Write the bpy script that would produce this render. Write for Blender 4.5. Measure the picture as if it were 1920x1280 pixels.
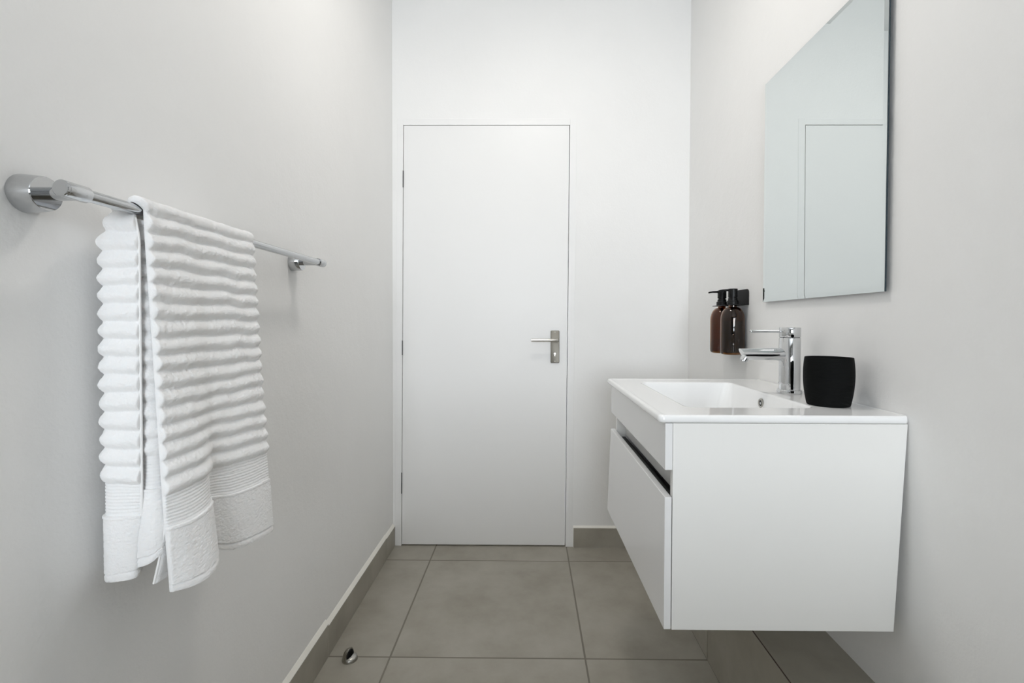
import bpy, bmesh, math, random
from mathutils import Vector, Matrix, noise

for _o in list(bpy.data.objects):
    bpy.data.objects.remove(_o, do_unlink=True)
SC = bpy.context.scene
COL = SC.collection
random.seed(7)
PI = math.pi

# ------------------------------------------------------------------ camera
CAM_H = 1.033
FPX = 896.0
yaw, pitch, roll = 8 / FPX, 16 / FPX, 0.003
fw = Vector((-math.sin(yaw) * math.cos(pitch), math.cos(yaw) * math.cos(pitch), -math.sin(pitch)))
rt = fw.cross(Vector((0, 0, 1))).normalized()
up = rt.cross(fw)
rt2 = rt * math.cos(roll) + up * math.sin(roll)
up2 = -rt * math.sin(roll) + up * math.cos(roll)
cd = bpy.data.cameras.new('camera')
cd.sensor_fit = 'HORIZONTAL'
cd.sensor_width = 36.0
cd.lens = FPX / 1920.0 * 36.0
cd.shift_x = (960.0 - 983.0) / 1920.0
cd.shift_y = -(640.0 - 621.0) / 1920.0
cd.clip_start = 0.02
cam = bpy.data.objects.new('camera', cd)
COL.objects.link(cam)
m = Matrix((rt2, up2, -fw)).transposed().to_4x4()
m.translation = Vector((0, 0, CAM_H))
cam.matrix_world = m
SC.camera = cam

# ------------------------------------------------------------------ light, exposure
SC.view_settings.view_transform = 'Standard'
SC.view_settings.look = 'None'
SC.view_settings.gamma = 1.0
SC.view_settings.use_curve_mapping = False
SC.view_settings.exposure = 0.10
SC.cycles.max_bounces = 10
SC.cycles.diffuse_bounces = 6
SC.cycles.glossy_bounces = 5
SC.cycles.transmission_bounces = 12
SC.cycles.caustics_reflective = False
SC.cycles.caustics_refractive = False
SC.cycles.sample_clamp_indirect = 6.0
SC.cycles.use_adaptive_sampling = True
SC.cycles.adaptive_threshold = 0.05

WORLD_STRENGTH = 19.5
LAMP_POWER = 30.0
w = bpy.data.worlds.new('sky')
SC.world = w
w.use_nodes = True
bg = w.node_tree.nodes['Background']
bg.inputs['Color'].default_value = (0.89, 0.945, 1.0, 1)
bg.inputs['Strength'].default_value = WORLD_STRENGTH

# room dimensions
XL, XR = -0.6245, 0.7300
YB, YF = 2.191, -0.10       # door wall; the side walls end at YF where the room widens
RX0, RX1, RYF = -1.70, 1.80, -3.00   # unseen wider part of the room, added to dim the side walls
ZC = 2.496
# window in the wall behind the camera
WX0, WX1, WZ0, WZ1 = -0.62, 0.62, 0.75, 1.95
pl = bpy.data.lights.new('window_portal', 'AREA')
pl.shape = 'RECTANGLE'
pl.size, pl.size_y = WX1 - WX0, WZ1 - WZ0
pl.cycles.is_portal = True
po = bpy.data.objects.new('window_portal', pl)
COL.objects.link(po)
po.location = ((WX0 + WX1) / 2, RYF - 0.06, (WZ0 + WZ1) / 2)
po.rotation_euler = (PI / 2, 0, 0)     # -Z of the lamp looks along +Y into the room


# ------------------------------------------------------------------ materials
def nt_new(name):
    mt = bpy.data.materials.new(name)
    mt.use_nodes = True
    return mt, mt.node_tree, mt.node_tree.nodes['Principled BSDF']


def setc(b, col, rough, metal=0.0, spec=0.5):
    b.inputs['Base Color'].default_value = (*col, 1)
    b.inputs['Roughness'].default_value = rough
    b.inputs['Metallic'].default_value = metal
    b.inputs['Specular IOR Level'].default_value = spec


def noise_node(nt, scale, detail=3.0, rough=0.5, vec=None):
    n = nt.nodes.new('ShaderNodeTexNoise')
    n.inputs['Scale'].default_value = scale
    n.inputs['Detail'].default_value = detail
    n.inputs['Roughness'].default_value = rough
    if vec is not None:
        nt.links.new(vec, n.inputs['Vector'])
    return n


def coords(nt):
    return nt.nodes.new('ShaderNodeTexCoord').outputs['Object']


def bump(nt, b, height, strength, dist, prev=None):
    bp = nt.nodes.new('ShaderNodeBump')
    bp.inputs['Strength'].default_value = strength
    bp.inputs['Distance'].default_value = dist
    nt.links.new(height, bp.inputs['Height'])
    if prev is not None:
        nt.links.new(prev.outputs['Normal'], bp.inputs['Normal'])
    nt.links.new(bp.outputs['Normal'], b.inputs['Normal'])
    return bp


def mix_noise_col(nt, b, fac, stops):
    cr = nt.nodes.new('ShaderNodeValToRGB')
    els = cr.color_ramp.elements
    while len(els) < len(stops):
        els.new(0.5)
    for e, (p, c) in zip(els, stops):
        e.position = p
        e.color = (*c, 1)
    nt.links.new(fac, cr.inputs['Fac'])
    nt.links.new(cr.outputs['Color'], b.inputs['Base Color'])
    return cr


def plain(name, col, rough, metal=0.0, spec=0.5, grain=0.0, gscale=300.0, gdist=0.0003):
    mt, nt, b = nt_new(name)
    setc(b, col, rough, metal, spec)
    if grain:
        n = noise_node(nt, gscale, 2.0, 0.5, coords(nt))
        bump(nt, b, n.outputs['Fac'], grain, gdist)
    return mt


def make_wall():
    mt, nt, b = nt_new('painted_plaster')
    setc(b, (0.80, 0.80, 0.79), 0.62, 0, 0.3)
    c = coords(nt)
    n0 = noise_node(nt, 2.2, 3, 0.5, c)
    mix_noise_col(nt, b, n0.outputs['Fac'], [(0.3, (0.875, 0.873, 0.865)), (0.7, (0.90, 0.898, 0.89))])
    n1 = noise_node(nt, 130, 4, 0.6, c)
    n2 = noise_node(nt, 14, 2, 0.5, c)
    b1 = bump(nt, b, n2.outputs['Fac'], 0.25, 0.006)
    bump(nt, b, n1.outputs['Fac'], 0.30, 0.0016, b1)
    return mt


def make_tile():
    mt, nt, b = nt_new('grey_porcelain_tile')
    setc(b, (0.25, 0.235, 0.2), 0.42, 0, 0.4)
    c = coords(nt)
    oi = nt.nodes.new('ShaderNodeObjectInfo')
    ad = nt.nodes.new('ShaderNodeVectorMath')
    ad.operation = 'MULTIPLY_ADD'
    nt.links.new(oi.outputs['Random'], ad.inputs[0])
    ad.inputs[1].default_value = (13.0, 7.0, 5.0)
    nt.links.new(c, ad.inputs[2])
    n0 = noise_node(nt, 5.0, 6, 0.62, ad.outputs[0])
    mix_noise_col(nt, b, n0.outputs['Fac'],
                  [(0.28, (0.295, 0.272, 0.225)), (0.5, (0.358, 0.335, 0.283)), (0.74, (0.42, 0.397, 0.345))])
    n1 = noise_node(nt, 160, 4, 0.6, c)
    bump(nt, b, n1.outputs['Fac'], 0.12, 0.0008)
    return mt


def make_terry():
    mt, nt, b = nt_new('white_terry_cotton')
    setc(b, (0.96, 0.956, 0.953), 0.95, 0, 0.05)
    b.inputs['Subsurface Weight'].default_value = 0.4
    b.inputs['Subsurface Radius'].default_value = (1.0, 0.9, 0.85)
    b.inputs['Subsurface Scale'].default_value = 0.004
    b.inputs['Sheen Weight'].default_value = 0.35
    b.inputs['Sheen Roughness'].default_value = 0.5
    c = coords(nt)
    n1 = noise_node(nt, 700, 3, 0.7, c)
    n2 = noise_node(nt, 380, 3, 0.6, c)
    b1 = bump(nt, b, n2.outputs['Fac'], 0.35, 0.0012)
    bump(nt, b, n1.outputs['Fac'], 0.6, 0.0012, b1)
    return mt


def make_amber(name, col):
    mt, nt, b = nt_new(name)
    setc(b, col, 0.04, 0, 0.12)
    b.inputs['Transmission Weight'].default_value = 1.0
    b.inputs['IOR'].default_value = 1.5
    n = noise_node(nt, 30, 2, 0.5, coords(nt))
    bump(nt, b, n.outputs['Fac'], 0.02, 0.001)
    return mt


def make_brushed():
    mt, nt, b = nt_new('brushed_nickel')
    setc(b, (0.30, 0.285, 0.25), 0.55, 1.0)
    mp = nt.nodes.new('ShaderNodeMapping')
    mp.inputs['Scale'].default_value = (1, 1, 0.04)
    nt.links.new(coords(nt), mp.inputs['Vector'])
    n = noise_node(nt, 900, 2, 0.5, mp.outputs['Vector'])
    bump(nt, b, n.outputs['Fac'], 0.12, 0.0003)
    return mt


M = {}
M['wall'] = make_wall()
M['ceil'] = plain('ceiling_paint', (0.88, 0.88, 0.875), 0.8, grain=0.15)
M['tile'] = make_tile()
M['grout'] = plain('grey_grout', (0.205, 0.190, 0.158), 0.9, grain=0.3, gscale=400)
M['groutw'] = plain('white_grout', (0.90, 0.88, 0.82), 0.85, grain=0.4, gscale=180, gdist=0.001)
M['door'] = plain('white_door_enamel', (0.875, 0.873, 0.866), 0.42, grain=0.08, gscale=90, gdist=0.0008)
M['frame'] = plain('white_frame_enamel', (0.88, 0.878, 0.872), 0.45, grain=0.1, gscale=90)
M['lam'] = plain('white_laminate', (0.87, 0.865, 0.84), 0.33, grain=0.03, gscale=500)
M['lamf'] = plain('white_gloss_laminate', (0.86, 0.86, 0.86), 0.22)
M['ceramic'] = plain('white_ceramic', (0.93, 0.935, 0.935), 0.06, spec=0.6)
M['chrome'] = plain('chrome', (0.70, 0.71, 0.72), 0.04, 1.0)
M['chromer'] = plain('rail_chrome', (0.56, 0.57, 0.58), 0.07, 1.0)
M['steel'] = plain('satin_steel', (0.42, 0.41, 0.38), 0.28, 1.0, grain=0.1, gscale=600)
M['nickel'] = make_brushed()
M['leverm'] = plain('satin_lever_steel', (0.66, 0.64, 0.60), 0.3, 1.0, grain=0.05, gscale=600)
M['dark'] = plain('dark_hinge_steel', (0.10, 0.10, 0.10), 0.45, 0.6)
M['black'] = plain('black_plastic', (0.008, 0.008, 0.008), 0.40, spec=0.22, grain=0.05)
M['blackm'] = plain('matt_black_metal', (0.010, 0.010, 0.010), 0.5, spec=0.25, grain=0.05)
M['cup'] = plain('matt_black_resin', (0.0055, 0.006, 0.006), 0.65, spec=0.06, grain=0.15, gscale=700)
M['rubber'] = plain('black_rubber', (0.007, 0.007, 0.007), 0.7, spec=0.15)
M['mirror'] = plain('silvered_glass', (0.74, 0.785, 0.785), 0.0, 1.0)
M['glassedge'] = plain('glass_edge', (0.02, 0.035, 0.045), 0.15, 0.0)
M['terry'] = make_terry()
M['hem'] = plain('cotton_hem', (0.95, 0.945, 0.94), 0.9, spec=0.1, grain=0.4, gscale=800, gdist=0.0006)
M['amber'] = make_amber('amber_glass', (0.27, 0.105, 0.020))
M['soap'] = make_amber('amber_soap', (0.95, 0.62, 0.28))
M['soapd'] = plain('dark_soap', (0.006, 0.003, 0.002), 0.4, spec=0.1)
M['rear'] = plain('rear_dimming_grey', (0.28, 0.275, 0.265), 0.6, grain=0.1)  # grey picked to soak up bounce light behind the viewer
M['pvc'] = plain('white_window_frame', (0.8, 0.8, 0.8), 0.4)


# ------------------------------------------------------------------ mesh helpers
class MB:
    def __init__(self):
        self.v, self.f = [], []

    def quadbox(self, x0, x1, y0, y1, z0, z1):
        b = len(self.v)
        for z in (z0, z1):
            for (x, y) in ((x0, y0), (x1, y0), (x1, y1), (x0, y1)):
                self.v.append((x, y, z))
        for q in ((0, 3, 2, 1), (4, 5, 6, 7), (0, 1, 5, 4), (1, 2, 6, 5), (2, 3, 7, 6), (3, 0, 4, 7)):
            self.f.append(tuple(b + i for i in q))
        return self

    def hexa(self, pts):
        b = len(self.v)
        self.v += [tuple(p) for p in pts]
        for q in ((0, 3, 2, 1), (4, 5, 6, 7), (0, 1, 5, 4), (1, 2, 6, 5), (2, 3, 7, 6), (3, 0, 4, 7)):
            self.f.append(tuple(b + i for i in q))
        return self

    def loft(self, rings, cap0=True, cap1=True, closed=True):
        b = len(self.v)
        n = len(rings[0])
        for r in rings:
            self.v += [tuple(p) for p in r]
        for k in range(len(rings) - 1):
            for i in range(n if closed else n - 1):
                j = (i + 1) % n
                self.f.append((b + k * n + i, b + k * n + j, b + (k + 1) * n + j, b + (k + 1) * n + i))
        if cap0:
            self.f.append(tuple(b + i for i in reversed(range(n))))
        if cap1:
            self.f.append(tuple(b + (len(rings) - 1) * n + i for i in range(n)))
        return self

    def lathe(self, prof, o=(0, 0, 0), axis='Z', n=48, cap0=True, cap1=True):
        """prof: list of (radius, height along the axis)"""
        rings = []
        o = Vector(o)
        for (r, h) in prof:
            ring = []
            for i in range(n):
                a = 2 * PI * i / n
                if axis == 'Z':
                    p = Vector((r * math.cos(a), r * math.sin(a), h))
                elif axis == 'X':
                    p = Vector((h, r * math.cos(a), r * math.sin(a)))
                else:
                    p = Vector((r * math.sin(a), h, r * math.cos(a)))
                ring.append(o + p)
            rings.append(ring)
        return self.loft(rings, cap0, cap1)

    def tube(self, path, rad, n=12, caps=True):
        path = [Vector(p) for p in path]
        rings = []
        prev = None
        for i, p in enumerate(path):
            t = (path[min(i + 1, len(path) - 1)] - path[max(i - 1, 0)]).normalized()
            if prev is None:
                a = Vector((0, 0, 1)) if abs(t.z) < 0.9 else Vector((1, 0, 0))
                s = t.cross(a).normalized()
            else:
                s = (prev - t * prev.dot(t)).normalized()
            prev = s
            q = t.cross(s)
            r = rad[i] if isinstance(rad, (list, tuple)) else rad
            rings.append([p + s * r * math.cos(2 * PI * k / n) + q * r * math.sin(2 * PI * k / n) for k in range(n)])
        return self.loft(rings, caps, caps)

    def build(self, name, mat, parent=None, smooth=False, bevel=0.0, seg=2, angle=35, recalc=True):
        me = bpy.data.meshes.new(name)
        me.from_pydata([tuple(p) for p in self.v], [], self.f)
        if recalc:
            bm = bmesh.new()
            bm.from_mesh(me)
            bmesh.ops.recalc_face_normals(bm, faces=bm.faces)
            bm.to_mesh(me)
            bm.free()
        me.materials.append(mat)
        if smooth:
            for p in me.polygons:
                p.use_smooth = True
            me.set_sharp_from_angle(angle=math.radians(angle))
        o = bpy.data.objects.new(name, me)
        COL.objects.link(o)
        if parent is not None:
            o.parent = parent
        if bevel:
            md = o.modifiers.new('bevel', 'BEVEL')
            md.width = bevel
            md.segments = seg
            md.limit_method = 'ANGLE'
            md.angle_limit = math.radians(40)
            for p in me.polygons:
                p.use_smooth = True
            me.set_sharp_from_angle(angle=math.radians(60))
            wn = o.modifiers.new('normals', 'WEIGHTED_NORMAL')
            wn.keep_sharp = True
        return o


def box(name, mat, x0, x1, y0, y1, z0, z1, parent=None, bevel=0.0, seg=2):
    return MB().quadbox(x0, x1, y0, y1, z0, z1).build(name, mat, parent, bevel=bevel, seg=seg)


def tag(o, label, cat=None, group=None, kind=None):
    o['label'] = label
    if cat:
        o['category'] = cat
    if group:
        o['group'] = group
    if kind:
        o['kind'] = kind
    return o


def thing(name, label, cat=None, group=None, kind=None):
    o = bpy.data.objects.new(name, None)
    o.empty_display_size = 0.05
    COL.objects.link(o)
    return tag(o, label, cat, group, kind)


def rrect(x0, x1, y0, y1, r, z, k=6):
    """rounded rectangle ring, counter-clockwise"""
    pts = []
    for (cx, cy, a0) in ((x1 - r, y1 - r, 0), (x0 + r, y1 - r, 90), (x0 + r, y0 + r, 180), (x1 - r, y0 + r, 270)):
        for i in range(k + 1):
            a = math.radians(a0 + 90.0 * i / k)
            pts.append((cx + r * math.cos(a), cy + r * math.sin(a), z))
    return pts


# ------------------------------------------------------------------ room shell
T = 0.12
# floor bed with tiles
fl = MB().quadbox(XL - T, XR + T, YF, YB + T, -0.10, -0.0007).quadbox(RX0 - T, RX1 + T, RYF - T, YF, -0.10, -0.0007).build('floor', M['grout'])
tag(fl, 'grey stone-look tiled floor with grey grout joints', 'floor', kind='structure')
PIT, GAP = 0.6025, 0.0052
xj = [XL - 0.02, -0.4247, 0.1778, 0.552]
yj = [YB + 0.05, 2.0572, 1.4547, 0.8522, 0.2497, YF]
for a in range(len(xj) - 1):
    for b_ in range(len(yj) - 1):
        x0 = xj[a] + (GAP / 2 if a else 0)
        x1 = xj[a + 1] - (GAP / 2 if a < 2 else 0)
        y1 = yj[b_] - GAP / 2
        y0 = yj[b_ + 1] + GAP / 2
        dz = random.uniform(-0.0003, 0.0003)
        box('tile', M['tile'], x0, x1, y0, y1, -0.012, 0.0 + dz, fl, bevel=0.0008, seg=1)
for a in range(-3, 3):                       # floor tiles of the wider part
    for b_ in range(6):
        x0 = max(-0.4247 + a * PIT, RX0) + GAP / 2
        x1 = min(-0.4247 + (a + 1) * PIT, RX1) - GAP / 2
        y1 = min(0.2497 - b_ * PIT, YF) - GAP / 2
        y0 = max(0.2497 - (b_ + 1) * PIT, RYF) + GAP / 2
        if x1 - x0 > 0.02 and y1 - y0 > 0.02:
            box('tile', M['tile'], x0, x1, y0, y1, -0.012, 0.0, fl)

# left wall
wl = box('wall_left', M['wall'], XL - T, XL, YF, YB + T, -0.05, ZC + 0.05)
tag(wl, 'white painted plaster wall behind the towel rail', 'wall', kind='structure')
# right wall
wr = box('wall_right', M['wall'], XR, XR + T, YF, YB + T, -0.05, ZC + 0.05)
tag(wr, 'white painted plaster wall behind the washbasin and mirror', 'wall', kind='structure')
# back wall with the door opening
LEAN = 0.0065
DL, DR = -0.578, 0.1765          # leaf edges at mid height
DZ0, DZ1 = 0.004, 1.9305
FRW = 0.031


def lean(x, z):
    return x + LEAN * (z - 0.965)


OL, OR_, OT = DL - 0.010, DR + 0.010, DZ1 + 0.010
wb = MB()


def slab(xa, xb, z0, z1, y0, y1, la=False, lb=False):
    p = []
    for z in (z0, z1):
        p += [(lean(xa, z) if la else xa, y0, z), (lean(xb, z) if lb else xb, y0, z),
              (lean(xb, z) if lb else xb, y1, z), (lean(xa, z) if la else xa, y1, z)]
    return p


wb.hexa(slab(XL - T, OL, -0.05, OT, YB, YB + T, False, True))
wb.hexa(slab(OR_, XR + T, -0.05, OT, YB, YB + T, True, False))
wb.quadbox(XL - T, XR + T, YB, YB + T, OT, ZC + 0.05)
wbo = wb.build('wall_back', M['wall'])
tag(wbo, 'white painted plaster wall around the closed door', 'wall', kind='structure')
# unseen wider part, added; its grey keeps bounce off the near walls
wf = MB()
wf.quadbox(RX0 - T, WX0, RYF - T, RYF, -0.05, ZC + 0.05)
wf.quadbox(WX1, RX1 + T, RYF - T, RYF, -0.05, ZC + 0.05)
wf.quadbox(WX0, WX1, RYF - T, RYF, -0.05, WZ0)
wf.quadbox(WX0, WX1, RYF - T, RYF, WZ1, ZC + 0.05)
tag(wf.build('wall_front', M['rear']), 'unseen added grey wall with the window behind the viewer', 'wall', kind='structure')
wlr = MB().quadbox(RX0 - T, RX0, RYF, YF, -0.05, ZC + 0.05).quadbox(RX0, XL - T, YF, YF + T, -0.05, ZC + 0.05)
tag(wlr.build('wall_left_rear', M['rear']), 'unseen grey wall added beyond the end of the towel rail wall', 'wall', kind='structure')
wrr = MB().quadbox(RX1, RX1 + T, RYF, YF, -0.05, ZC + 0.05).quadbox(XR + T, RX1, YF, YF + T, -0.05, ZC + 0.05)
tag(wrr.build('wall_right_rear', M['rear']), 'unseen grey wall added beyond the end of the basin wall', 'wall', kind='structure')
tag(MB().quadbox(-0.95, 1.10, -0.62, -0.50, -0.05, 0.78).build('light_block_wall', M['wall']), 'unseen low wall added behind the viewer to block window light', 'wall', kind='structure')  # added out of view: cuts window light off the cabinet side and lower walls
ce = MB().quadbox(XL - T, XR + T, YF, YB + T, ZC, ZC + 0.1).quadbox(RX0 - T, RX1 + T, RYF - T, YF, ZC, ZC + 0.1).build('ceiling', M['ceil'])
tag(ce, 'white ceiling meeting the wall above the door', 'ceiling', kind='structure')
# window
wi = thing('window_1', 'white framed window behind the viewer', 'window', kind='structure')
f_ = 0.04
for (xa, xb, za, zb) in ((WX0, WX0 + f_, WZ0, WZ1), (WX1 - f_, WX1, WZ0, WZ1), (WX0 + f_, WX1 - f_, WZ0, WZ0 + f_), (WX0 + f_, WX1 - f_, WZ1 - f_, WZ1)):
    box('window_frame', M['pvc'], xa, xb, RYF - 0.1, RYF - 0.07, za, zb, wi, bevel=0.003)

# baseboards: tile pieces under a white grout fillet
bl = box('baseboard_left', M['groutw'], XL - 0.004, XL + 0.0092, YF, YB - 0.003, -0.002, 0.0885)
tag(bl, 'grey tile skirting along the wall under the towel, white grout on top', 'skirting', kind='structure')
ys = [YB - 0.003, 2.0572, 1.4547, 0.8522, 0.2497, YF]
hs = [0.0905, 0.0945, 0.102, 0.104, 0.104, 0.104, 0.104]
for i in range(len(ys) - 1):
    g = 0.0012
    box('tile', M['tile'], XL, XL + 0.0102, ys[i + 1] + g, ys[i] - g, 0.0005, hs[i], bl, bevel=0.0007, seg=1)
    fb = MB().hexa([(XL - 0.002, ys[i + 1], hs[i] - 0.004), (XL + 0.0098, ys[i + 1], hs[i] - 0.0008),
                    (XL + 0.0098, ys[i], hs[i] - 0.0008), (XL - 0.002, ys[i], hs[i] - 0.004),
                    (XL - 0.002, ys[i + 1], hs[i] + 0.012), (XL + 0.0008, ys[i + 1], hs[i] + 0.012),
                    (XL + 0.0008, ys[i], hs[i] + 0.012), (XL - 0.002, ys[i], hs[i] + 0.012)])
    fb.v = [(x, y, z + (0.0015 if (z > hs[i] - 0.01) else 0)) for (x, y, z) in fb.v]
    fb.build('grout_fillet', M['groutw'], bl)
bb = box('baseboard_back', M['groutw'], 0.2085, 0.552, YB - 0.0092, YB + 0.004, -0.002, 0.0885)
tag(bb, 'short grey tile skirting between the door frame and the basin', 'skirting', kind='structure')
box('tile', M['tile'], 0.2095, 0.5515, YB - 0.0102, YB, 0.0005, 0.0905, bb, bevel=0.0007, seg=1)
fbb = MB().hexa([(0.2085, YB - 0.008, 0.088), (0.552, YB - 0.008, 0.088), (0.552, YB + 0.002, 0.088), (0.2085, YB + 0.002, 0.088),
                 (0.2085, YB - 0.0008, 0.099), (0.552, YB - 0.0008, 0.099), (0.552, YB + 0.002, 0.099), (0.2085, YB + 0.002, 0.099)])
fbb.build('grout_fillet', M['groutw'], bb)

# tiled pipe boxing along the right wall, below the vanity
PX, PZ = 0.5515, 0.280
tr = box('trim_1', M['grout'], PX + 0.009, XR + 0.004, YF, YB + 0.004, -0.01, PZ - 0.009)
tag(tr, 'low grey tiled pipe boxing along the wall under the vanity', 'plinth', kind='structure')
yp = [YB + 0.002, 2.0572, 1.4547, 0.8522, 0.2497, YF]
for i in range(len(yp) - 1):
    g = 0.0015
    box('tile', M['tile'], PX, PX + 0.010, yp[i + 1] + g, yp[i] - g, 0.0006, PZ - 0.003, tr, bevel=0.0007, seg=1)
    box('tile', M['tile'], PX + 0.0025, XR + 0.003, yp[i + 1] + g, yp[i] - g, PZ - 0.010, PZ, tr, bevel=0.0007, seg=1)
box('edge_strip', plain('brown_tile_edge', (0.06, 0.035, 0.025), 0.6), PX + 0.001, PX + 0.0025, YF, YB, PZ - 0.0032, PZ - 0.0008, tr)

# ------------------------------------------------------------------ door
door = thing('door_1', 'flush white door in a white steel frame, closed', 'door', kind='structure')
gp = 0.0022
FY = YB - 0.0018                       # frame face
leaf_y0, leaf_y1 = YB + 0.0002, YB + 0.040
MB().hexa(slab(DL, DR, DZ0 + 0.002, DZ1, leaf_y0, leaf_y1, True, True)).build('door_leaf', M['door'], door, bevel=0.0012)
fr = MB()
for (xa, xb) in ((DL - FRW, DL - gp), (DR + gp * 1.5, DR + FRW + 0.003)):
    fr.hexa(slab(xa, xb, 0.0, DZ1 + FRW, FY, YB + 0.09, True, True))
fr.hexa(slab(DL - gp, DR + gp * 1.5, DZ1 + gp, DZ1 + FRW, FY, YB + 0.09, True, True))
# rebate stop behind the leaf
for (xa, xb) in ((DL - gp, DL + 0.012), (DR - 0.012, DR + gp * 1.5)):
    fr.hexa(slab(xa, xb, 0.0, DZ1 + gp, YB + 0.043, YB + 0.09, True, True))
fr.hexa(slab(DL, DR, DZ1 - 0.012, DZ1 + gp, YB + 0.043, YB + 0.09, True, True))
fr.build('door_frame', M['frame'], door, bevel=0.001)
box('threshold', M['grout'], DL - 0.02, DR + 0.02, YB + 0.0445, YB + 0.09, -0.002, 0.012, door)
# hinges
for (z0, z1) in ((1.650, 1.725), (0.884, 0.950), (0.243, 0.340)):
    hb = MB().tube([(lean(DL - 0.0012, z0), YB - 0.0030, z0), (lean(DL - 0.0012, z1), YB - 0.0030, z1)], 0.0021, 10)
    hb.build('hinge', M['dark'], door, smooth=True)
# handle plate
hp = MB()
pts0 = []
x0, x1, z0, z1 = 0.1013, 0.1412, 0.850, 0.998
for (r_, y_) in ((0.0, leaf_y0), (0.0, leaf_y0 - 0.0045), (0.0020, leaf_y0 - 0.0065)):
    ring = rrect(x0 + r_, x1 - r_, z0 + r_, z1 - r_, 0.004, 0, 4)
    pts0.append([(a, y_, b) for (a, b, c) in ring])
plate = hp.loft(pts0).build('handle_plate', M['nickel'], door, smooth=True, angle=40)
for zz in (0.8575, 0.9905):
    MB().lathe([(0.0026, 0), (0.0024, -0.0008), (0.0015, -0.0012)], (0.121, leaf_y0 - 0.0065, zz), 'Y', 16).build('screw', M['leverm'], plate, smooth=True)
PYF = leaf_y0 - 0.0065
yl = PYF - 0.040
lv = MB().tube([(0.1290, PYF, 0.9553), (0.1290, PYF - 0.022, 0.9553), (0.1285, PYF - 0.033, 0.9553), (0.1255, yl + 0.001, 0.9553),
                (0.119, yl, 0.9552), (0.08, yl, 0.9552), (0.013, yl, 0.9550)], 0.0066, 16)
lv.build('lever', M['leverm'], plate, smooth=True, angle=50)
MB().lathe([(0.0105, 0), (0.0105, -0.004), (0.009, -0.005)], (0.129, PYF, 0.9553), 'Y', 24).build('lever_collar', M['nickel'], plate, smooth=True)
kc = MB().lathe([(0.0052, 0), (0.0052, -0.0022), (0.0046, -0.0028)], (0.1205, PYF, 0.8925), 'Y', 24).build('lock_cylinder', M['leverm'], plate, smooth=True)
box('lock_barrel', M['leverm'], 0.1178, 0.1232, PYF - 0.0022, PYF + 0.001, 0.8805, 0.8905, plate, bevel=0.001)
box('keyhole', M['black'], 0.1199, 0.1211, PYF - 0.0032, PYF - 0.0025, 0.8860, 0.8945, plate)
# strike lip on the frame
sk = []
for (dx, y_) in ((0, FY + 0.001), (0, FY - 0.0016), (0.0012, FY - 0.0024)):
    sk.append([(a + 0.1792, y_, b) for (a, b) in
               [(0.0, 0.882 + dx), (0.0035 - dx * .5, 0.890 + dx), (0.0050 - dx * .5, 0.905), (0.0050 - dx * .5, 0.980), (0.0035 - dx * .5, 0.995 - dx), (0.0, 1.002 - dx)]])
MB().loft(sk).build('strike_plate', M['frame'], door, smooth=True)

# ------------------------------------------------------------------ floor door stop
ds = thing('door_stop', 'small steel dome door stop with black rubber on the floor tiles', 'door stop')
DSX, DSY, DSR = -0.5450, 1.4430, 0.0232
MB().lathe([(DSR, 0.0), (DSR, 0.003), (DSR - 0.0008, 0.0055), (DSR - 0.003, 0.0090), (DSR - 0.007, 0.0120), (0.008, 0.0140), (0.001, 0.0145)], (DSX, DSY, 0.0), 'Z', 40).build('base', M['steel'], ds, smooth=True)
dirx = math.radians(-12)               # the cut faces the door swing (to the right)


def half_dome(a0, a1, rr, hh, off, sq=1.0):
    mb = MB()
    n, k = 20, 10
    ca, sa = math.cos(dirx), math.sin(dirx)
    rings = []
    for j in range(k + 1):
        ph = PI / 2 * j / k
        ring = []
        for i in range(n + 1):
            a = a0 + (a1 - a0) * i / n
            r_ = rr * math.cos(ph) ** 0.75
            x, y = r_ * math.cos(a) * sq + off, r_ * math.sin(a)
            ring.append((DSX + x * ca - y * sa, DSY + x * sa + y * ca, 0.0035 + hh * math.sin(ph)))
        rings.append(ring)
    return mb.loft(rings, True, True)


half_dome(PI / 2, 3 * PI / 2, 0.0218, 0.0285, 0.0005).build('dome', M['steel'], ds, smooth=True, angle=50)
half_dome(-PI / 2, PI / 2, 0.0185, 0.0255, 0.0006, 0.42).build('rubber_buffer', M['rubber'], ds, smooth=True, angle=50)

# ------------------------------------------------------------------ vanity cabinet
va = thing('vanity_cabinet', 'wall-hung white vanity cabinet with one drawer under the basin', 'cabinet')
GX0 = 0.2793                          # front edge of the gables
VY0, VY1 = 0.920, 1.518
VZ0, VZ1 = 0.4378, 0.8405
TH = 0.016
# near gable: its back edge runs off the wall towards the bottom
XB = XR - 0.0015
for (ya, yb) in ((VY0, VY0 + TH), (VY1 - TH, VY1)):
    xb_bot = XB - (0.0205 if ya == VY0 else 0.0)
    MB().hexa([(GX0, ya, VZ0), (xb_bot, ya, VZ0), (xb_bot, yb, VZ0), (GX0, yb, VZ0),
               (GX0, ya, VZ1), (XB, ya, VZ1), (XB, yb, VZ1), (GX0, yb, VZ1)]).build('side_panel', M['lam'], va, bevel=0.0008)
box('bottom_panel', M['lam'], GX0 + 0.002, XB - 0.03, VY0 + TH, VY1 - TH, VZ0 + 0.004, VZ0 + 0.018, va)
box('back_panel', M['lam'], XB - 0.028, XB - 0.020, VY0 + TH, VY1 - TH, VZ0 + 0.02, VZ1 - 0.1, va)
FX0, FX1 = 0.2640, 0.2785
box('fascia', M['lamf'], FX0, FX1, VY0 - 0.001, VY1 + 0.001, 0.7500, VZ1, va, bevel=0.0009)
box('recess_panel', M['lam'], 0.3060, 0.3200, VY0 + TH, VY1 - TH, 0.6830, VZ1, va, bevel=0.0006)
dr = thing('drawer', 'white drawer front')
dr.parent = va
del dr['label']
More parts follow.
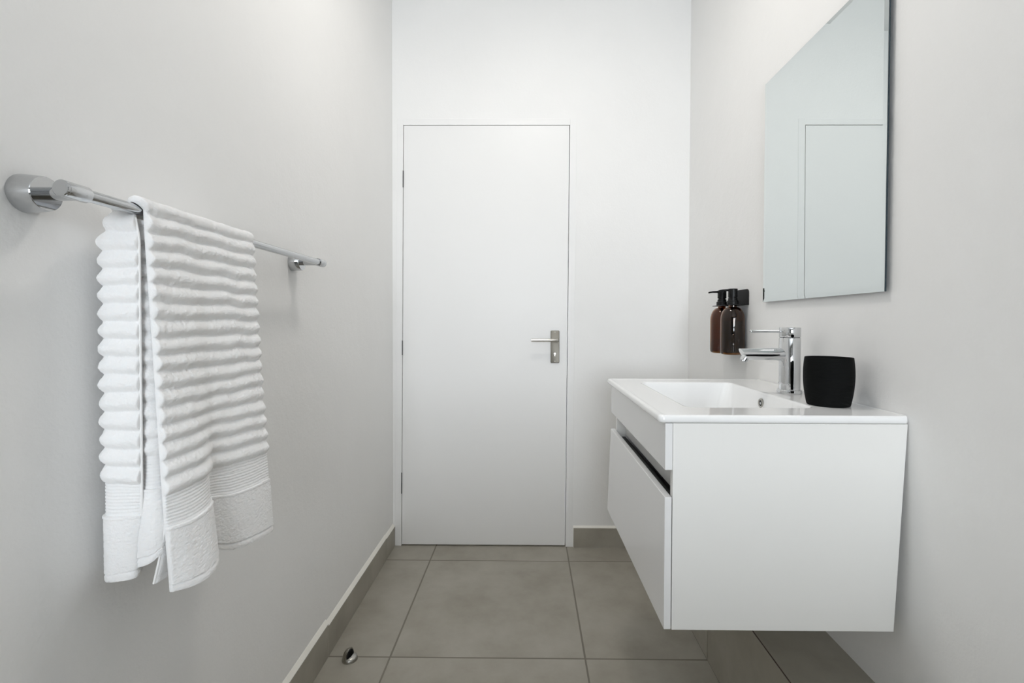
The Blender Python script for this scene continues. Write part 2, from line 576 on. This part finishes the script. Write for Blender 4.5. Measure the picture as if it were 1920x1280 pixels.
# drawer front, slightly out of true at its far end
zt, zb = 0.6975, 0.4395
A = [(0.2640, VY0 - 0.001), (0.2775, VY0 - 0.001)]
B = [(0.2632, VY1 + 0.001), (0.2767, VY1 + 0.001)]
Bb = [(0.2530, VY1 + 0.001), (0.2665, VY1 + 0.001)]
MB().hexa([(A[0][0], A[0][1], zb), (A[1][0], A[1][1], zb), (Bb[1][0], Bb[1][1], zb), (Bb[0][0], Bb[0][1], zb),
           (A[0][0], A[0][1], zt), (A[1][0], A[1][1], zt), (B[1][0], B[1][1], zt), (B[0][0], B[0][1], zt)]
          ).build('drawer_front', M['lamf'], dr, bevel=0.0009)
box('drawer_gap_shade', M['black'], 0.2815, 0.3050, VY0 + TH + 0.002, VY1 - TH - 0.002, 0.6600, 0.6765, dr)  # black strip stands in for the shade inside the gap behind the drawer

# ------------------------------------------------------------------ wash basin
ba = thing('wash_basin', 'white ceramic countertop washbasin with a rectangular bowl', 'basin')
bx0, bx1, by0, by1 = 0.2500, XR - 0.0008, 0.9140, 1.5230
ix0, ix1, iy0, iy1 = 0.3360, 0.6040, 1.0090, 1.4360
zt, zb = 0.8570, 0.8412
rg = []
K = 8


def ins(d, z, r):
    return rrect(bx0 + d, bx1 - d * (0.15), by0 + d, by1 - d, max(r - d, 0.001), z, K)


rg.append(ins(0.030, zb, 0.035))
rg.append(ins(0.006, zb, 0.012))
rg.append(ins(0.0018, zb + 0.0016, 0.012))
rg.append(ins(0.0003, zb + 0.0045, 0.012))
rg.append(ins(0.0000, zb + 0.0075, 0.012))
rg.append(ins(0.0008, zt - 0.0040, 0.012))
rg.append(ins(0.0025, zt - 0.0016, 0.012))
rg.append(ins(0.0055, zt - 0.0002, 0.014))
rg.append(ins(0.0085, zt, 0.016))
rg.append(ins(0.0135, zt - 0.0010, 0.022))
rg.append(ins(0.0150, zt - 0.0010, 0.024))
for (d, z, r) in ((-0.0060, zt - 0.0010, 0.028), (-0.0045, zt - 0.0010, 0.026), (-0.0015, zt - 0.0014, 0.024), (0.0, zt - 0.0028, 0.022), (0.0015, zt - 0.0075, 0.022),
                  (0.006, zt - 0.035, 0.028), (0.012, zt - 0.070, 0.034), (0.020, zt - 0.088, 0.040),
                  (0.034, zt - 0.0985, 0.044), (0.060, zt - 0.1030, 0.044)):
    rg.append(rrect(ix0 + d, ix1 - d, iy0 + d, iy1 - d, r, z, K))
cxb, cyb = (ix0 + ix1) / 2, (iy0 + iy1) / 2
n_ = len(rg[0])
rg.append([(cxb + 0.024 * (p[0] - cxb) / math.hypot(p[0] - cxb, p[1] - cyb), cyb + 0.024 * (p[1] - cyb) / math.hypot(p[0] - cxb, p[1] - cyb), zt - 0.1075) for p in rg[-1]])
bbody = MB().loft(rg, False, True).build('basin_body', M['ceramic'], ba, smooth=True, angle=50)
bbody.modifiers.new('normals', 'WEIGHTED_NORMAL').keep_sharp = True
MB().lathe([(0.0215, -0.1075), (0.0215, -0.1050), (0.0195, -0.1035), (0.010, -0.1030), (0.001, -0.1030)], (cxb, cyb, zt), 'Z', 32).build('drain', M['chrome'], ba, smooth=True)
ovx = ix1 - 0.0050
OVY, OVZ = 1.2320, 0.8280
ov = MB().lathe([(0.0125, 0.004), (0.0125, -0.0010), (0.0112, -0.0026), (0.0090, -0.0026), (0.0078, -0.0012), (0.0076, 0.004)], (ovx, OVY, OVZ), 'X', 32, False, False).build('overflow_ring', M['steel'], ba, smooth=True)
MB().lathe([(0.0078, 0.0030), (0.0078, -0.0012), (0.003, -0.0012)], (ovx, OVY, OVZ), 'X', 24).build('overflow_hole', M['black'], ov)
MB().lathe([(0.0032, 0.003), (0.0032, -0.0020), (0.002, -0.0026)], (ovx, OVY, OVZ), 'X', 16).build('overflow_screw', M['chrome'], ov, smooth=True)

# ------------------------------------------------------------------ mixer tap
tp = thing('basin_mixer_tap', 'chrome single-lever mixer tap standing on the washbasin', 'tap')
TX, TY, TZ = 0.6650, 1.2210, zt - 0.0010
MB().lathe([(0.0285, 0), (0.0288, 0.0015), (0.0288, 0.0085), (0.0278, 0.0100), (0.0255, 0.0102)], (TX, TY, TZ), 'Z', 64).build('base_ring', M['chrome'], tp, smooth=True)
MB().lathe([(0.0248, 0.009), (0.0246, 0.1395), (0.0238, 0.1412), (0.0222, 0.1418)], (TX, TY, TZ), 'Z', 64).build('body', M['chrome'], tp, smooth=True)
hd = MB().lathe([(0.0222, 0.1418), (0.0238, 0.1424), (0.0246, 0.1440), (0.0246, 0.1655), (0.0240, 0.1668), (0.0220, 0.1674), (0.001, 0.1674)], (TX, TY, TZ), 'Z', 64).build('head', M['chrome'], tp, smooth=True)
hz = 1.0130
MB().lathe([(0.0030, 0.0), (0.0032, 0.004), (0.0034, 0.03), (0.0040, 0.078), (0.0040, 0.0795), (0.0034, 0.0805)][::1], (0, 0, 0), 'X', 20).build('lever', M['chrome'], hd, smooth=True)
lvo = COL.objects[-1] if False else bpy.data.objects[hd.children[-1].name]
lvo.matrix_local = Matrix.Translation((TX - 0.0205, TY, hz)) @ Matrix.Rotation(PI, 4, 'Z')
# spout: along -X, tip cut at a slant
SR = 0.0148
sz = 0.9548
rings = []
for (t, r_) in ((0.0, 0.0168), (0.03, 0.0162), (0.06, 0.0156), (0.095, 0.0150), (0.120, 0.0146)):
    ring = []
    for i in range(40):
        a = 2 * PI * i / 40
        cz, cy = math.cos(a), math.sin(a)
        x = TX - t
        if t >= 0.119:
            x = TX - 0.1185 - 0.009 * cz     # slanted end: top reaches further than the bottom
        ring.append((x, TY + r_ * cy, sz - 0.0 * t + r_ * cz))
    rings.append(ring)
sp = MB().loft(rings, True, True).build('spout', M['chrome'], tp, smooth=True, angle=45)
aer = MB().lathe([(0.0098, 0.004), (0.0100, -0.003), (0.0094, -0.0085), (0.0080, -0.0085), (0.0075, -0.004)], (0, 0, 0), 'Z', 28).build('aerator', M['chrome'], sp, smooth=True)
aer.matrix_local = Matrix.Translation((TX - 0.1130, TY, sz - 0.0088)) @ Matrix.Rotation(math.radians(32), 4, 'Y')

# ------------------------------------------------------------------ tumbler
cu = thing('tumbler', 'matt black ribbed tumbler on the washbasin beside the tap', 'tumbler')
CX, CY, CZ = 0.6550, 1.0470, zt - 0.0010
prof = []
Hc = 0.1035
nr = 38
for i in range(nr * 4 + 1):
    t = i / (nr * 4)
    base = 0.0405 + (0.0470 - 0.0405) * math.sin(PI * min(1, t / 1.16)) ** 0.85 + 0.0022 * t
    rib = 0.00045 * abs(math.sin(PI * nr * t)) if 0.03 < t < 0.955 else 0.0002
    prof.append((base + rib, t * Hc))
pr = [(0.030, 0.0)] + [(prof[0][0] - 0.0012, 0.0)] + [(r, max(h, 0.0010)) for (r, h) in prof]
rt_ = pr[-1][0]
pr += [(rt_ - 0.0006, Hc + 0.0006), (rt_ - 0.0024, Hc + 0.0004), (rt_ - 0.0032, Hc - 0.002), (0.0435, Hc * 0.6), (0.0375, 0.006), (0.001, 0.005)]
MB().lathe(pr, (CX, CY, CZ), 'Z', 72).build('cup_body', M['cup'], cu, smooth=True, angle=60)

# ------------------------------------------------------------------ mirror
mi = thing('wall_mirror', 'frameless rectangular mirror with polished angled edges above the washbasin', 'mirror')
MXF, MXB = 0.7175, 0.7225
my0, my1, mz0, mz1 = 0.9730, 1.4740, 1.0985, 1.7600
bv, bd = 0.011, 0.0011


def mring(d, x):
    return [(x, my0 + d, mz0 + d), (x, my1 - d, mz0 + d), (x, my1 - d, mz1 - d), (x, my0 + d, mz1 - d)]


MB().loft([mring(bv, MXF), mring(bv, MXF)][:1] + [mring(0.0, MXF + bd)], True, False).build('mirror_glass', M['mirror'], mi)
MB().loft([mring(0.0, MXF + bd + 0.00005), mring(0.0, MXB), mring(0.012, MXB)], False, True).build('glass_edge', M['glassedge'], mi)
box('backing_board', M['blackm'], MXB, XR, my0 + 0.03, my1 - 0.03, mz0 + 0.03, mz1 - 0.03, mi)

# ------------------------------------------------------------------ soap dispensers on their bracket
br = thing('dispenser_bracket', 'black metal wall bracket holding two amber soap bottles', 'bracket')
BY0, BY1 = 1.590, 1.748
bzp = 1.0945
pv = []
for (x_) in (XR - 0.0005, XR - 0.0030):
    ring = []
    for (cy_, cz_, a0) in ((BY1 - 0.013, 1.1480 - 0.013, 0), (BY0 + 0.013, 1.1480 - 0.013, 90)):
        for i in range(7):
            a = math.radians(a0 + 15 * i)
            ring.append((x_, cy_ + 0.013 * math.cos(a), cz_ + 0.013 * math.sin(a)))
    ring += [(x_, BY0, bzp), (x_, BY1, bzp)]
    pv.append(ring)
MB().loft(pv).build('wall_plate', M['blackm'], br, smooth=True, angle=40)
B1Y, B2Y, BXC = 1.6200, 1.7100, 0.6885
# shelf plate with two neck notches opening to the room, one mesh
NR = 0.0138


def shelf_ring(z):
    pts = [(XR - 0.0005, BY0), (XR - 0.0005, BY1), (BXC - 0.019, BY1)]
    for yc in (B2Y, B1Y):
        pts.append((BXC - 0.019, yc + NR))
        for i in range(9):
            a = math.radians(90 - 180 * i / 8)
            pts.append((BXC + NR * math.cos(a), yc + NR * math.sin(a)))
        pts.append((BXC - 0.019, yc - NR))
    pts.append((BXC - 0.019, BY0))
    return [(x, y, z) for (x, y) in pts]


MB().loft([shelf_ring(bzp), shelf_ring(bzp + 0.0022)]).build('shelf_plate', M['blackm'], br)


def dispenser(yc, label, liquid, level):
    d = thing('soap_dispenser', label, 'soap dispenser', 'amber soap bottles on the wall bracket')
    o = (BXC, yc, 0)
    zb_ = 0.9280
    R = 0.0386
    zs = 1.0440          # shoulder start
    zn = 1.0880          # neck start
    out = [(0.020, zb_ + 0.0015), (R - 0.010, zb_), (R - 0.0045, zb_ + 0.0018), (R - 0.0012, zb_ + 0.0060), (R, zb_ + 0.0125)]
    for i in range(11):
        a = PI / 2 * i / 10
        r_ = 0.0135 + (R - 0.0135) * math.cos(a) ** 1.0
        out.append((r_, zs + (zn - zs) * math.sin(a)))
    out += [(0.0132, zn + 0.0040), (0.0132, 1.0975)]
    th = 0.0026
    inn = [(0.0106, 1.0975), (0.0106, zn + 0.003)]
    for i in range(10, -1, -1):
        a = PI / 2 * i / 10
        r_ = 0.0135 + (R - 0.0135) * math.cos(a) ** 1.0 - th
        inn.append((max(r_, 0.0106), zs + (zn - zs) * math.sin(a) - 0.001))
    inn += [(R - th, zb_ + 0.0125), (R - th - 0.002, zb_ + 0.0075), (R - th - 0.008, zb_ + 0.0042), (0.001, zb_ + 0.0042)]
    bt = MB().lathe([(0.001, zb_ + 0.0015)] + out + inn, o, 'Z', 56).build('bottle', M['amber'], d, smooth=True, angle=60)
    lq = [(0.001, zb_ + 0.0048), (R - th - 0.009, zb_ + 0.0048), (R - th - 0.0026, zb_ + 0.0080), (R - th - 0.0005, zb_ + 0.0130), (R - th - 0.0005, level), (0.001, level)]
    MB().lathe(lq, o, 'Z', 48).build('liquid_soap', liquid, bt, smooth=True, angle=50)
    MB().lathe([(0.0040, zb_ + 0.012), (0.0040, 1.09)], o, 'Z', 12).build('dip_tube', M['black'], bt, smooth=True)
    cl = [(0.0120, 1.0968), (0.0182, 1.0968), (0.0184, 1.0985), (0.0184, 1.1085), (0.0176, 1.1100), (0.0150, 1.1104), (0.0146, 1.1180), (0.0120, 1.1185)]
    MB().lathe(cl, o, 'Z', 40).build('collar', M['black'], d, smooth=True)
    hd_ = [(0.0118, 1.1180), (0.0118, 1.1215), (0.0146, 1.1220), (0.0148, 1.1240), (0.0146, 1.1460), (0.0150, 1.1462), (0.0152, 1.1480), (0.0145, 1.1498), (0.001, 1.1500)]
    ph = MB().lathe(hd_, o, 'Z', 40).build('pump_head', M['black'], d, smooth=True)
    pth = [(BXC - 0.008, yc, 1.1448), (BXC - 0.020, yc, 1.1452), (BXC - 0.034, yc, 1.1446), (BXC - 0.043, yc, 1.1432), (BXC - 0.0480, yc, 1.1416)]
    MB().tube(pth, [0.0042, 0.0036, 0.0031, 0.0028, 0.0025], 14).build('spout', M['black'], ph, smooth=True)
    return d


dispenser(B1Y, 'dark amber soap dispenser nearer the mirror, in front of the other bottle', M['soapd'], 1.040)
dispenser(B2Y, 'amber soap dispenser nearer the door, partly hidden behind the other bottle', M['soap'], 0.975)

# ------------------------------------------------------------------ towel rail
ra = thing('towel_rail', 'round chrome towel rail on the wall', 'towel rail')
RX, RZ = -0.5545, 1.1910
RY0, RY1 = 0.5630, 1.2860
MB().lathe([(0.0078, RY0 + 0.028), (0.0078, RY1 - 0.028)], (RX, 0, RZ), 'Y', 40).build('bar', M['chromer'], ra, smooth=True)
for (y0, y1, yp_) in ((RY0, RY0 + 0.034, 0.5900), (RY1, RY1 - 0.034, 1.2590)):
    s_ = 1 if y1 > y0 else -1
    sl = MB().lathe([(0.0094, y0), (0.0102, y0 + s_ * 0.0008), (0.0102, y0 + s_ * 0.0030), (0.0098, y0 + s_ * 0.0034), (0.0102, y0 + s_ * 0.0038),
                     (0.0102, y1 - s_ * 0.0015), (0.0094, y1), (0.0070, y1)], (RX, 0, RZ), 'Y', 40).build('end_sleeve', M['chromer'], ra, smooth=True, angle=30)
    ro = MB().lathe([(0.0238, XL + 0.0002), (0.0238, XL + 0.002), (0.0212, XL + 0.0255), (0.0204, XL + 0.0268), (0.009, XL + 0.0268)], (0, yp_, RZ), 'X', 56).build('rosette', M['chromer'], ra, smooth=True, angle=30)
    MB().lathe([(0.0084, XL + 0.026), (0.0084, RX - 0.003)], (0, yp_, RZ), 'X', 32, False, False).build('post', M['chromer'], ro, smooth=True)

# ------------------------------------------------------------------ towel
tw = thing('hand_towel', 'white ribbed terry hand towel folded over the towel rail', 'towel')


def cr_interp(pts, t):
    """smooth interpolation through (t, value) points"""
    if t <= pts[0][0]:
        return pts[0][1]
    for i in range(len(pts) - 1):
        a, b = pts[i], pts[i + 1]
        if t <= b[0]:
            k = (t - a[0]) / (b[0] - a[0])
            pa = pts[i - 1] if i else a
            pb = pts[i + 2] if i + 2 < len(pts) else b
            m0 = (b[1] - pa[1]) / max(b[0] - pa[0], 1e-6) * (b[0] - a[0])
            m1 = (pb[1] - a[1]) / max(pb[0] - a[0], 1e-6) * (b[0] - a[0])
            k2, k3 = k * k, k * k * k
            return (2 * k3 - 3 * k2 + 1) * a[1] + (k3 - 2 * k2 + k) * m0 + (-2 * k3 + 3 * k2) * b[1] + (k3 - k2) * m1
    return pts[-1][1]


PITCH = 0.0253


def relief(D):
    """height of the pile above the ground weave, D = distance from the bottom hem along the cloth"""
    if D < 0.009:
        return 0.0022 + 0.0007 * math.sin(D / 0.009 * PI)
    if D < 0.0110:
        return 0.0012
    if D < 0.090:
        return 0.0034
    if D < 0.094:
        return 0.0042
    if D < 0.141:
        return 0.0002 + 0.0010 * abs(math.sin(PI * (D - 0.094) / 0.0047))
    ph = ((D - 0.141) / PITCH) % 1.0          # 0 in the valley under a rib, going upwards
    q = ph ** 0.82                            # the crest sits a little below the middle of the rib
    return 0.0006 + 0.0066 * (0.5 - 0.5 * math.cos(2 * PI * q)) ** 0.66


def cloth(name, P, nu, nv, Dfun, sign, mat, parent, fuzz=0.0009, thick=0.003, lo=1.0):
    """P(u, v) -> ground point, Dfun(u, v) -> distance from hem; the pile grows along the surface normal
    over a flat inner side, and both sides are stitched together along the border"""
    pts = [[Vector(P(i / nu, j / nv)) for i in range(nu + 1)] for j in range(nv + 1)]
    vo, vi = [], []
    for j in range(nv + 1):
        for i in range(nu + 1):
            du = pts[j][min(i + 1, nu)] - pts[j][max(i - 1, 0)]
            dv = pts[min(j + 1, nv)][i] - pts[max(j - 1, 0)][i]
            n = du.cross(dv)
            n.normalize()
            n *= sign
            u, v = i / nu, j / nv
            p = pts[j][i]
            D = Dfun(u, v)
            wob = 0.0045 * noise.noise(Vector((p.x * 14, p.y * 19 + 3.1, p.z * 11))) + 0.0012 * noise.noise(Vector((p.x * 60, p.y * 70, p.z * 40)))
            if D < 0.13:
                wob *= 0.25
            amp = 1.0 + 0.18 * noise.noise(Vector((p.x * 30, p.y * 30 + 9.0, p.z * 30)))
            e = min(1.0, min(u, 1 - u) * nu / 2.5)
            e = math.sqrt(1 - (1 - e) ** 2)          # round the selvedge
            h = relief(max(D + wob, 0.0)) * lo * amp
            f1 = noise.noise(p * 420.0) * fuzz * 0.7
            f2 = noise.noise(p * 170.0) * fuzz * 0.8
            if D < 0.142:
                f2 *= 0.6
            if 0.093 < D < 0.141:
                f1 *= 0.25
            vo.append(tuple(p + n * ((h + thick * 0.8) * (0.25 + 0.75 * e) + thick * 0.2 + (f1 + f2) * e)))
            vi.append(tuple(p))
    fs = []
    W_ = nu + 1
    N = len(vo)
    for j in range(nv):
        for i in range(nu):
            a = j * W_ + i
            q = (a, a + 1, a + W_ + 1, a + W_)
            fs.append(q if sign > 0 else q[::-1])
            q2 = tuple(N + k for k in q)
            fs.append(q2[::-1] if sign > 0 else q2)
    ring = [i for i in range(nu + 1)] + [j * W_ + nu for j in range(1, nv + 1)] + [nv * W_ + i for i in range(nu - 1, -1, -1)] + [j * W_ for j in range(nv - 1, 0, -1)]
    for k in range(len(ring)):
        a, b2 = ring[k], ring[(k + 1) % len(ring)]
        q = (a, N + a, N + b2, b2)
        fs.append(q if sign > 0 else q[::-1])
    mb = MB()
    mb.v, mb.f = vo + vi, fs
    return mb.build(name, mat, parent, smooth=True, angle=70, recalc=False)


TWY0, TWY1 = 0.674, 0.936
RW = 0.0088
FRONT_L = 0.549
ARC0 = math.radians(205)


def front_P(u, v):
    arc = RW * ARC0
    s = v * (arc + FRONT_L)
    y = TWY0 + (TWY1 - TWY0) * u
    if s < arc:
        a = ARC0 - s / RW
        k = max(0.0, math.sin(a))
        return (RX + RW * math.cos(a), y - 0.010 * k * (1 - u) ** 3, RZ + RW * math.sin(a))
    t = (s - arc) / FRONT_L
    z = RZ - (s - arc)
    # the lower edge hangs unevenly: up at the crease, lowest at the far side
    z += cr_interp([(0, 0.004), (0.15, 0.0), (0.30, 0.008), (0.42, 0.014), (0.6, -0.006), (1, -0.022)], u) * t ** 3
    x = RX + RW + (-0.5105 - RX - RW) * (t ** 1.15)
    amp = 0.0005 + 0.004 * t + 0.024 * t ** 4
    x += amp * cr_interp([(0, -0.15), (0.10, 0.42), (0.24, 0.60), (0.34, 0.15), (0.41, -0.80), (0.48, -0.62), (0.66, -0.10), (0.85, 0.10), (1, 0.0)], u)
    y += -0.006 * t * math.sin(u * PI)
    x += 0.0015 * math.sin(t * 7 + u * 2) * t
    return (x, y, z)


def front_D(u, v):
    return (1 - v) * (RW * ARC0 + FRONT_L)


ff = cloth('front_flap', front_P, 170, 620, front_D, -1, M['terry'], tw, thick=0.0034)


# second thickness behind the front flap, its corner peeps out at the bottom
def finner_P(u, v):
    z = 0.770 - 0.112 * v + 0.010 * u * v
    x = -0.5190 - 0.0165 * v ** 1.5 * (1 - u) ** 2 - 0.006 * u
    y = 0.6790 + 0.085 * u - 0.006 * v * (1 - u)
    return (x, y, z)


uf = cloth('under_flap', finner_P, 30, 60, lambda u, v: (1 - v) * 0.112, -1, M['terry'], tw, lo=0.4, thick=0.002)
pth = [Vector(finner_P(0, k / 20)) for k in range(21)]
MB().tube(pth, 0.0017, 8).build('hem', M['hem'], uf, smooth=True)

# wall-side half: outer layer with a free hem edge facing the viewer
BL = RZ - 0.664


def back_P(u, v):
    t = v
    z = RZ + 0.004 - (BL + 0.004) * v
    g = min(1.0, t / 0.10)
    g = g * g * (3 - 2 * g)                    # gathers under the bar at the top
    hem_x = -0.5475 + cr_interp([(0, 0.0), (0.72, 0.0), (0.86, -0.005), (1, -0.018)], t)
    hem_y = 0.6715 + cr_interp([(0, 0.0), (0.75, 0.0), (0.90, 0.006), (1, 0.011)], t)
    sh = 0.004 * (1 - g)
    cs = [(0.0, (hem_x, hem_y)), (0.10, (-0.5620, 0.6690)), (0.20, (-0.5790, 0.6665)), (0.27, (-0.5900, 0.6675)),
          (0.33, (-0.5985 + sh, 0.6730)), (0.40, (-0.6030 + sh, 0.685)), (0.50, (-0.6055 + sh, 0.71)), (0.75, (-0.6060 + sh, 0.82)), (1.0, (-0.6050 + sh, 0.930))]
    x = cr_interp([(a, p[0]) for a, p in cs], u)
    y = cr_interp([(a, p[1]) for a, p in cs], u)
    # narrower at the top where it comes off the bar
    x = x * g + (RX - 0.012 + (x + 0.57) * 0.55) * (1 - g)
    z += max(0.0, 1 - u / 0.3) * 0.008 * cr_interp([(0, 0), (0.75, 0), (1, 1)], t)
    return (x, y, z)


bf = cloth('back_flap', back_P, 150, 560, lambda u, v: (1 - v) * (BL + 0.004), 1, M['terry'], tw)
pth = [Vector(back_P(0.0, 0.03 + 0.96 * k / 70)) + Vector((0.0, -0.0030, 0)) for k in range(71)]
MB().tube(pth, 0.0019, 8).build('hem', M['hem'], bf, smooth=True)


# inner fold seen between the two halves
FZ0, FZ1 = RZ - 0.014, 0.700


def fold_P(u, v):
    t = v
    z = FZ0 - (FZ0 - FZ1) * v
    bx = cr_interp([(0, -0.5540), (0.10, -0.5520), (0.25, -0.5480), (0.6, -0.5400), (0.80, -0.5340), (0.93, -0.5270), (1, -0.5280)], t)
    fy = 0.6800 - cr_interp([(0, 0), (0.74, 0), (0.90, 0.007), (1, 0.008)], t)
    cs = [(0.0, (-0.590, fy + 0.010)), (0.15, (-0.575, fy + 0.004)), (0.30, (bx - 0.012, fy)), (0.40, (bx - 0.004, fy + 0.002)), (0.48, (bx, fy + 0.008)),
          (0.56, (bx - 0.002, fy + 0.020)), (0.70, (bx - 0.012, 0.76)), (1.0, (-0.570, 0.930))]
    x = cr_interp([(a, p[0]) for a, p in cs], u)
    y = cr_interp([(a, p[1]) for a, p in cs], u)
    z += -0.036 * (1 - min(1, u / 0.45)) * cr_interp([(0, 0), (0.8, 0), (1, 1)], t)
    return (x, y, z)


cloth('inner_fold', fold_P, 90, 520, lambda u, v: (1 - v) * (FZ0 - FZ1), -1, M['terry'], tw, lo=0.75)

# ------------------------------------------------------------------ ceiling lamp (above the frame)
cl_ = thing('ceiling_light', 'round flush ceiling light with a white diffuser', 'ceiling light')
LX, LY = 0.03, 1.20
MB().lathe([(0.150, 0.0), (0.150, -0.022), (0.143, -0.030)], (LX, LY, ZC), 'Z', 48).build('lamp_body', M['pvc'], cl_, smooth=True)
em, nt, b = nt_new('lamp_diffuser')
setc(b, (0.9, 0.9, 0.9), 0.5)
b.inputs['Emission Color'].default_value = (1.0, 0.955, 0.90, 1)
b.inputs['Emission Strength'].default_value = LAMP_POWER
MB().lathe([(0.140, -0.030), (0.132, -0.042), (0.10, -0.050), (0.05, -0.054), (0.001, -0.055)], (LX, LY, ZC), 'Z', 48).build('diffuser', em, cl_, smooth=True)
